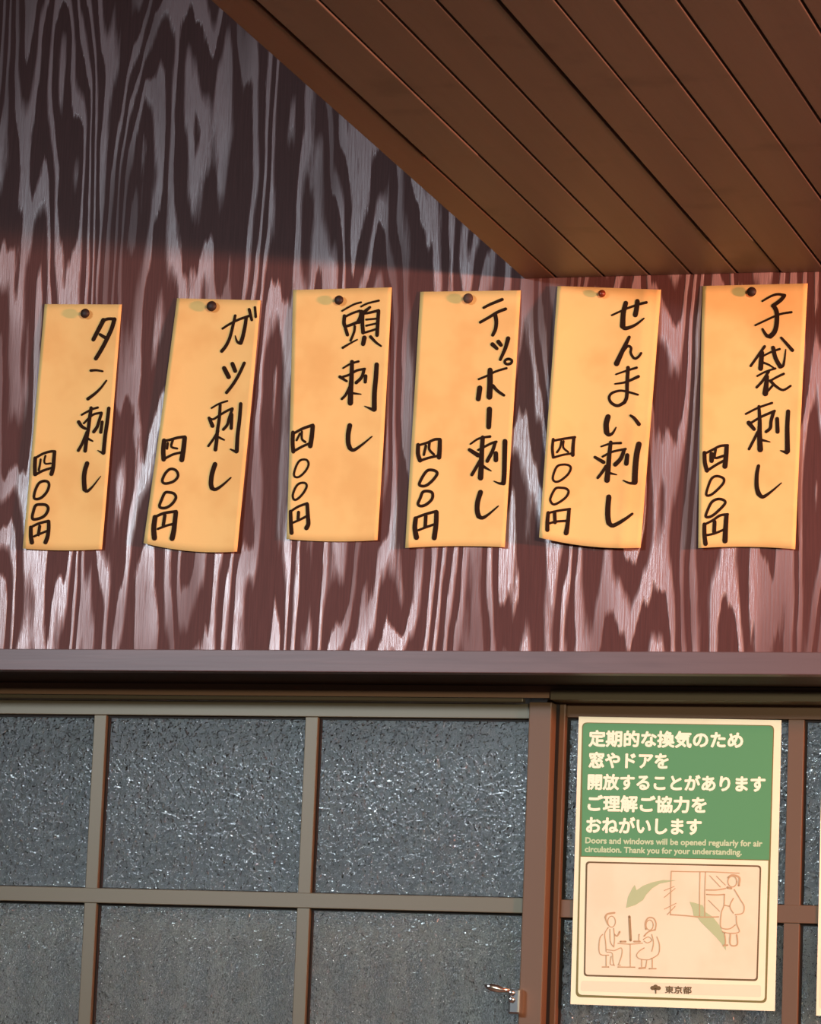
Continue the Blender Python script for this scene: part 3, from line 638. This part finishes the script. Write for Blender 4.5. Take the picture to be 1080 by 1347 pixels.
# ginkgo-leaf emblem: three lobes and a stem
V, Fc = [], []
S = flat(YP - 0.0009)
for (cx_, cy_, rx, ry) in ((858.6, 1299.6, 3.2, 2.7), (866.2, 1299.8, 3.2, 2.7), (862.3, 1297.6, 3.0, 2.5), (862.4, 1300.4, 3.6, 2.2)):
    b0 = len(V)
    for k in range(16): V.append(S(cx_ + rx * cos(2 * pi * k / 16), cy_ + ry * sin(2 * pi * k / 16), 0.000003 * b0 / 16))
    Fc.append(tuple(range(b0, b0 + 16)))
ribbon([(862.4, 1300), (862.6, 1306.5)], 2.4, 1.6, S, 0.0001, V, Fc)
obj('emblem', V, Fc, M['brown_line'], notice)
# arrows
arrow1 = [(823.5, 1194.5), (826, 1180), (832, 1168), (835, 1164), (837.5, 1171), (846, 1165), (858, 1160.5), (872, 1157.5), (890, 1158), (878, 1160.5), (868, 1162.5), (858, 1168.5), (850, 1177), (846, 1184), (836, 1190.5)]
poly(arrow1, YT2 + 0.0001, 'arrow', M['pale_green'], notice)
ax = lambda x, y: (870 + x / 7.714, 1135 + y / 7.714)
poly([ax(*p) for p in ((285, 395), (340, 405), (420, 430), (450, 500), (520, 545), (580, 620), (625, 700), (655, 800), (655, 890), (610, 820), (560, 760), (480, 680), (400, 600), (370, 560), (330, 550), (315, 470))], YT2 + 0.0001, 'arrow', M['pale_green'], notice)
s1 = (775, 1140, 8.98); s2 = (870, 1135, 7.714)
def circ(cx_, cy_, rx, ry, n=10, a0=0, a1=2 * pi): return [(cx_ + rx * cos(a0 + (a1 - a0) * k / n), cy_ + ry * sin(a0 + (a1 - a0) * k / n)) for k in range(n + 1)]
W = 13
left_man = [(W, W, circ(265, 650, 45, 65)), (26, 26, [(190, 600), (215, 560), (300, 545)]), (22, 14, [(190, 600), (205, 650), (225, 690)]), (W, W, [(225, 720), (185, 790), (195, 900), (200, 1000)]), (W, W, [(290, 730), (300, 850), (290, 950)]), (W, W, [(245, 740), (250, 880), (280, 940)]),
  (16, 26, [(300, 800), (330, 820), (360, 770)]), (W, W, [(210, 980), (300, 990), (380, 960), (385, 1040), (350, 1150)]), (W, W, [(210, 1010), (270, 1020), (280, 1100), (290, 1160)]), (W, W, [(260, 1060), (250, 1150), (300, 1165)]), (W, W, [(340, 1160), (370, 1165)]),
  (14, 14, [(160, 800), (125, 850), (115, 980), (140, 1040), (230, 1045)]), (14, 14, [(200, 1050), (200, 1170)]), (16, 16, [(155, 1185), (230, 1185)])]
right_woman = [(24, 16, [(670, 740), (665, 660), (700, 605), (760, 610), (790, 670), (780, 750)]), (W, W, circ(715, 690, 42, 60)), (22, 16, [(650, 820), (700, 770), (780, 745)]), (W, W, [(640, 860), (700, 830), (740, 870), (690, 900), (650, 880)]), (W, W, [(590, 800), (585, 880)]), (W, W, [(740, 800), (760, 900), (740, 1000)]),
  (W, W, [(650, 960), (590, 1000), (560, 1050), (600, 1090), (700, 1100), (740, 1080)]), (W, W, [(620, 1100), (620, 1180)]), (W, W, [(680, 1110), (670, 1180)]), (26, 26, [(590, 1200), (660, 1195)]), (14, 14, [(800, 830), (830, 920), (820, 1030), (740, 1085)]), (14, 14, [(745, 1090), (745, 1190)]), (18, 18, [(710, 1205), (790, 1205)])]
table = [(14, 14, [(340, 905), (480, 915), (630, 905)]), (26, 26, [(370, 885), (430, 885)]), (26, 26, [(530, 885), (600, 885)]), (12, 12, [(485, 920), (485, 1180)]), (16, 16, [(340, 1185), (540, 1188)])]
screen = [(30, 30, [(475, 590), (490, 870)])]
cook = [(11, 11, [(100, 85), (300, 90), (520, 92), (790, 105)]), (11, 11, [(100, 85), (95, 250), (92, 520)]), (14, 14, [(92, 525), (240, 535), (400, 550), (580, 548)]), (11, 11, [(392, 90), (388, 300), (388, 540)]), (11, 11, [(448, 90), (440, 300), (440, 545)]), (9, 9, [(490, 130), (600, 245)]), (9, 9, [(560, 135), (650, 225)]),
  (9, 9, [(480, 380), (590, 490)]), (9, 9, [(30, 350), (140, 260)]), (9, 9, [(30, 280), (130, 240)]), (9, 9, [(30, 470), (150, 410)]), (9, 9, [(60, 525), (140, 440)]),
  (14, 14, [(455, 275), (560, 275), (650, 260)]), (14, 14, [(460, 320), (560, 325), (640, 320)]), (24, 24, [(680, 150), (720, 125), (790, 150), (785, 230)]), (12, 12, circ(720, 190, 45, 55)), (26, 22, [(670, 250), (710, 260)]), (12, 12, [(640, 320), (635, 430), (610, 500), (600, 600), (610, 660), (690, 670), (750, 630)]), (12, 12, [(640, 430), (690, 440)]),
  (12, 12, [(740, 270), (800, 370), (840, 440), (825, 510), (750, 525)]), (12, 12, [(730, 360), (695, 440), (730, 510)]), (12, 12, [(760, 540), (765, 620), (790, 700), (700, 715), (620, 700)]), (14, 14, [(640, 710), (650, 800), (640, 840)]), (16, 16, [(700, 720), (700, 830), (770, 830), (765, 730)]), (20, 20, [(630, 840), (670, 835)])]
SF = flat(YT2)
obj('seated_man_drawing', *strokes([(*s1, left_man)], SF, 0.0, 0.85), M['sketch'], notice)
obj('seated_woman_drawing', *strokes([(*s1, right_woman)], SF, 0.0, 0.85), M['sketch'], notice)
obj('table_drawing', *strokes([(*s1, table)], SF, 0.0, 0.85), M['sketch'], notice)
obj('screen_drawing', *strokes([(*s1, screen)], SF, 0.0), M['sketch_dark'], notice)
obj('window_drawing', *strokes([(*s2, cook)], SF, 0.0, 0.9), M['sketch'], notice)

# second sheet, only its left edge in view
c2 = ((1082.5, 948.4), (1345, 953), (1340, 1344), (1073.5, 1336))
n2 = empty('notice', at(1200, 1340, YP), 'cream sheet on the right window, only a sliver at the right edge of the photo', 'notice')
sheet(c2, YP, 'paper', M['sheet'], n2)
poly(rr((1088.5, 955), (1338, 960), (1333, 1336), (1077.5, 1328), 7), YP - e1, 'pale_field', M['panel'], n2)
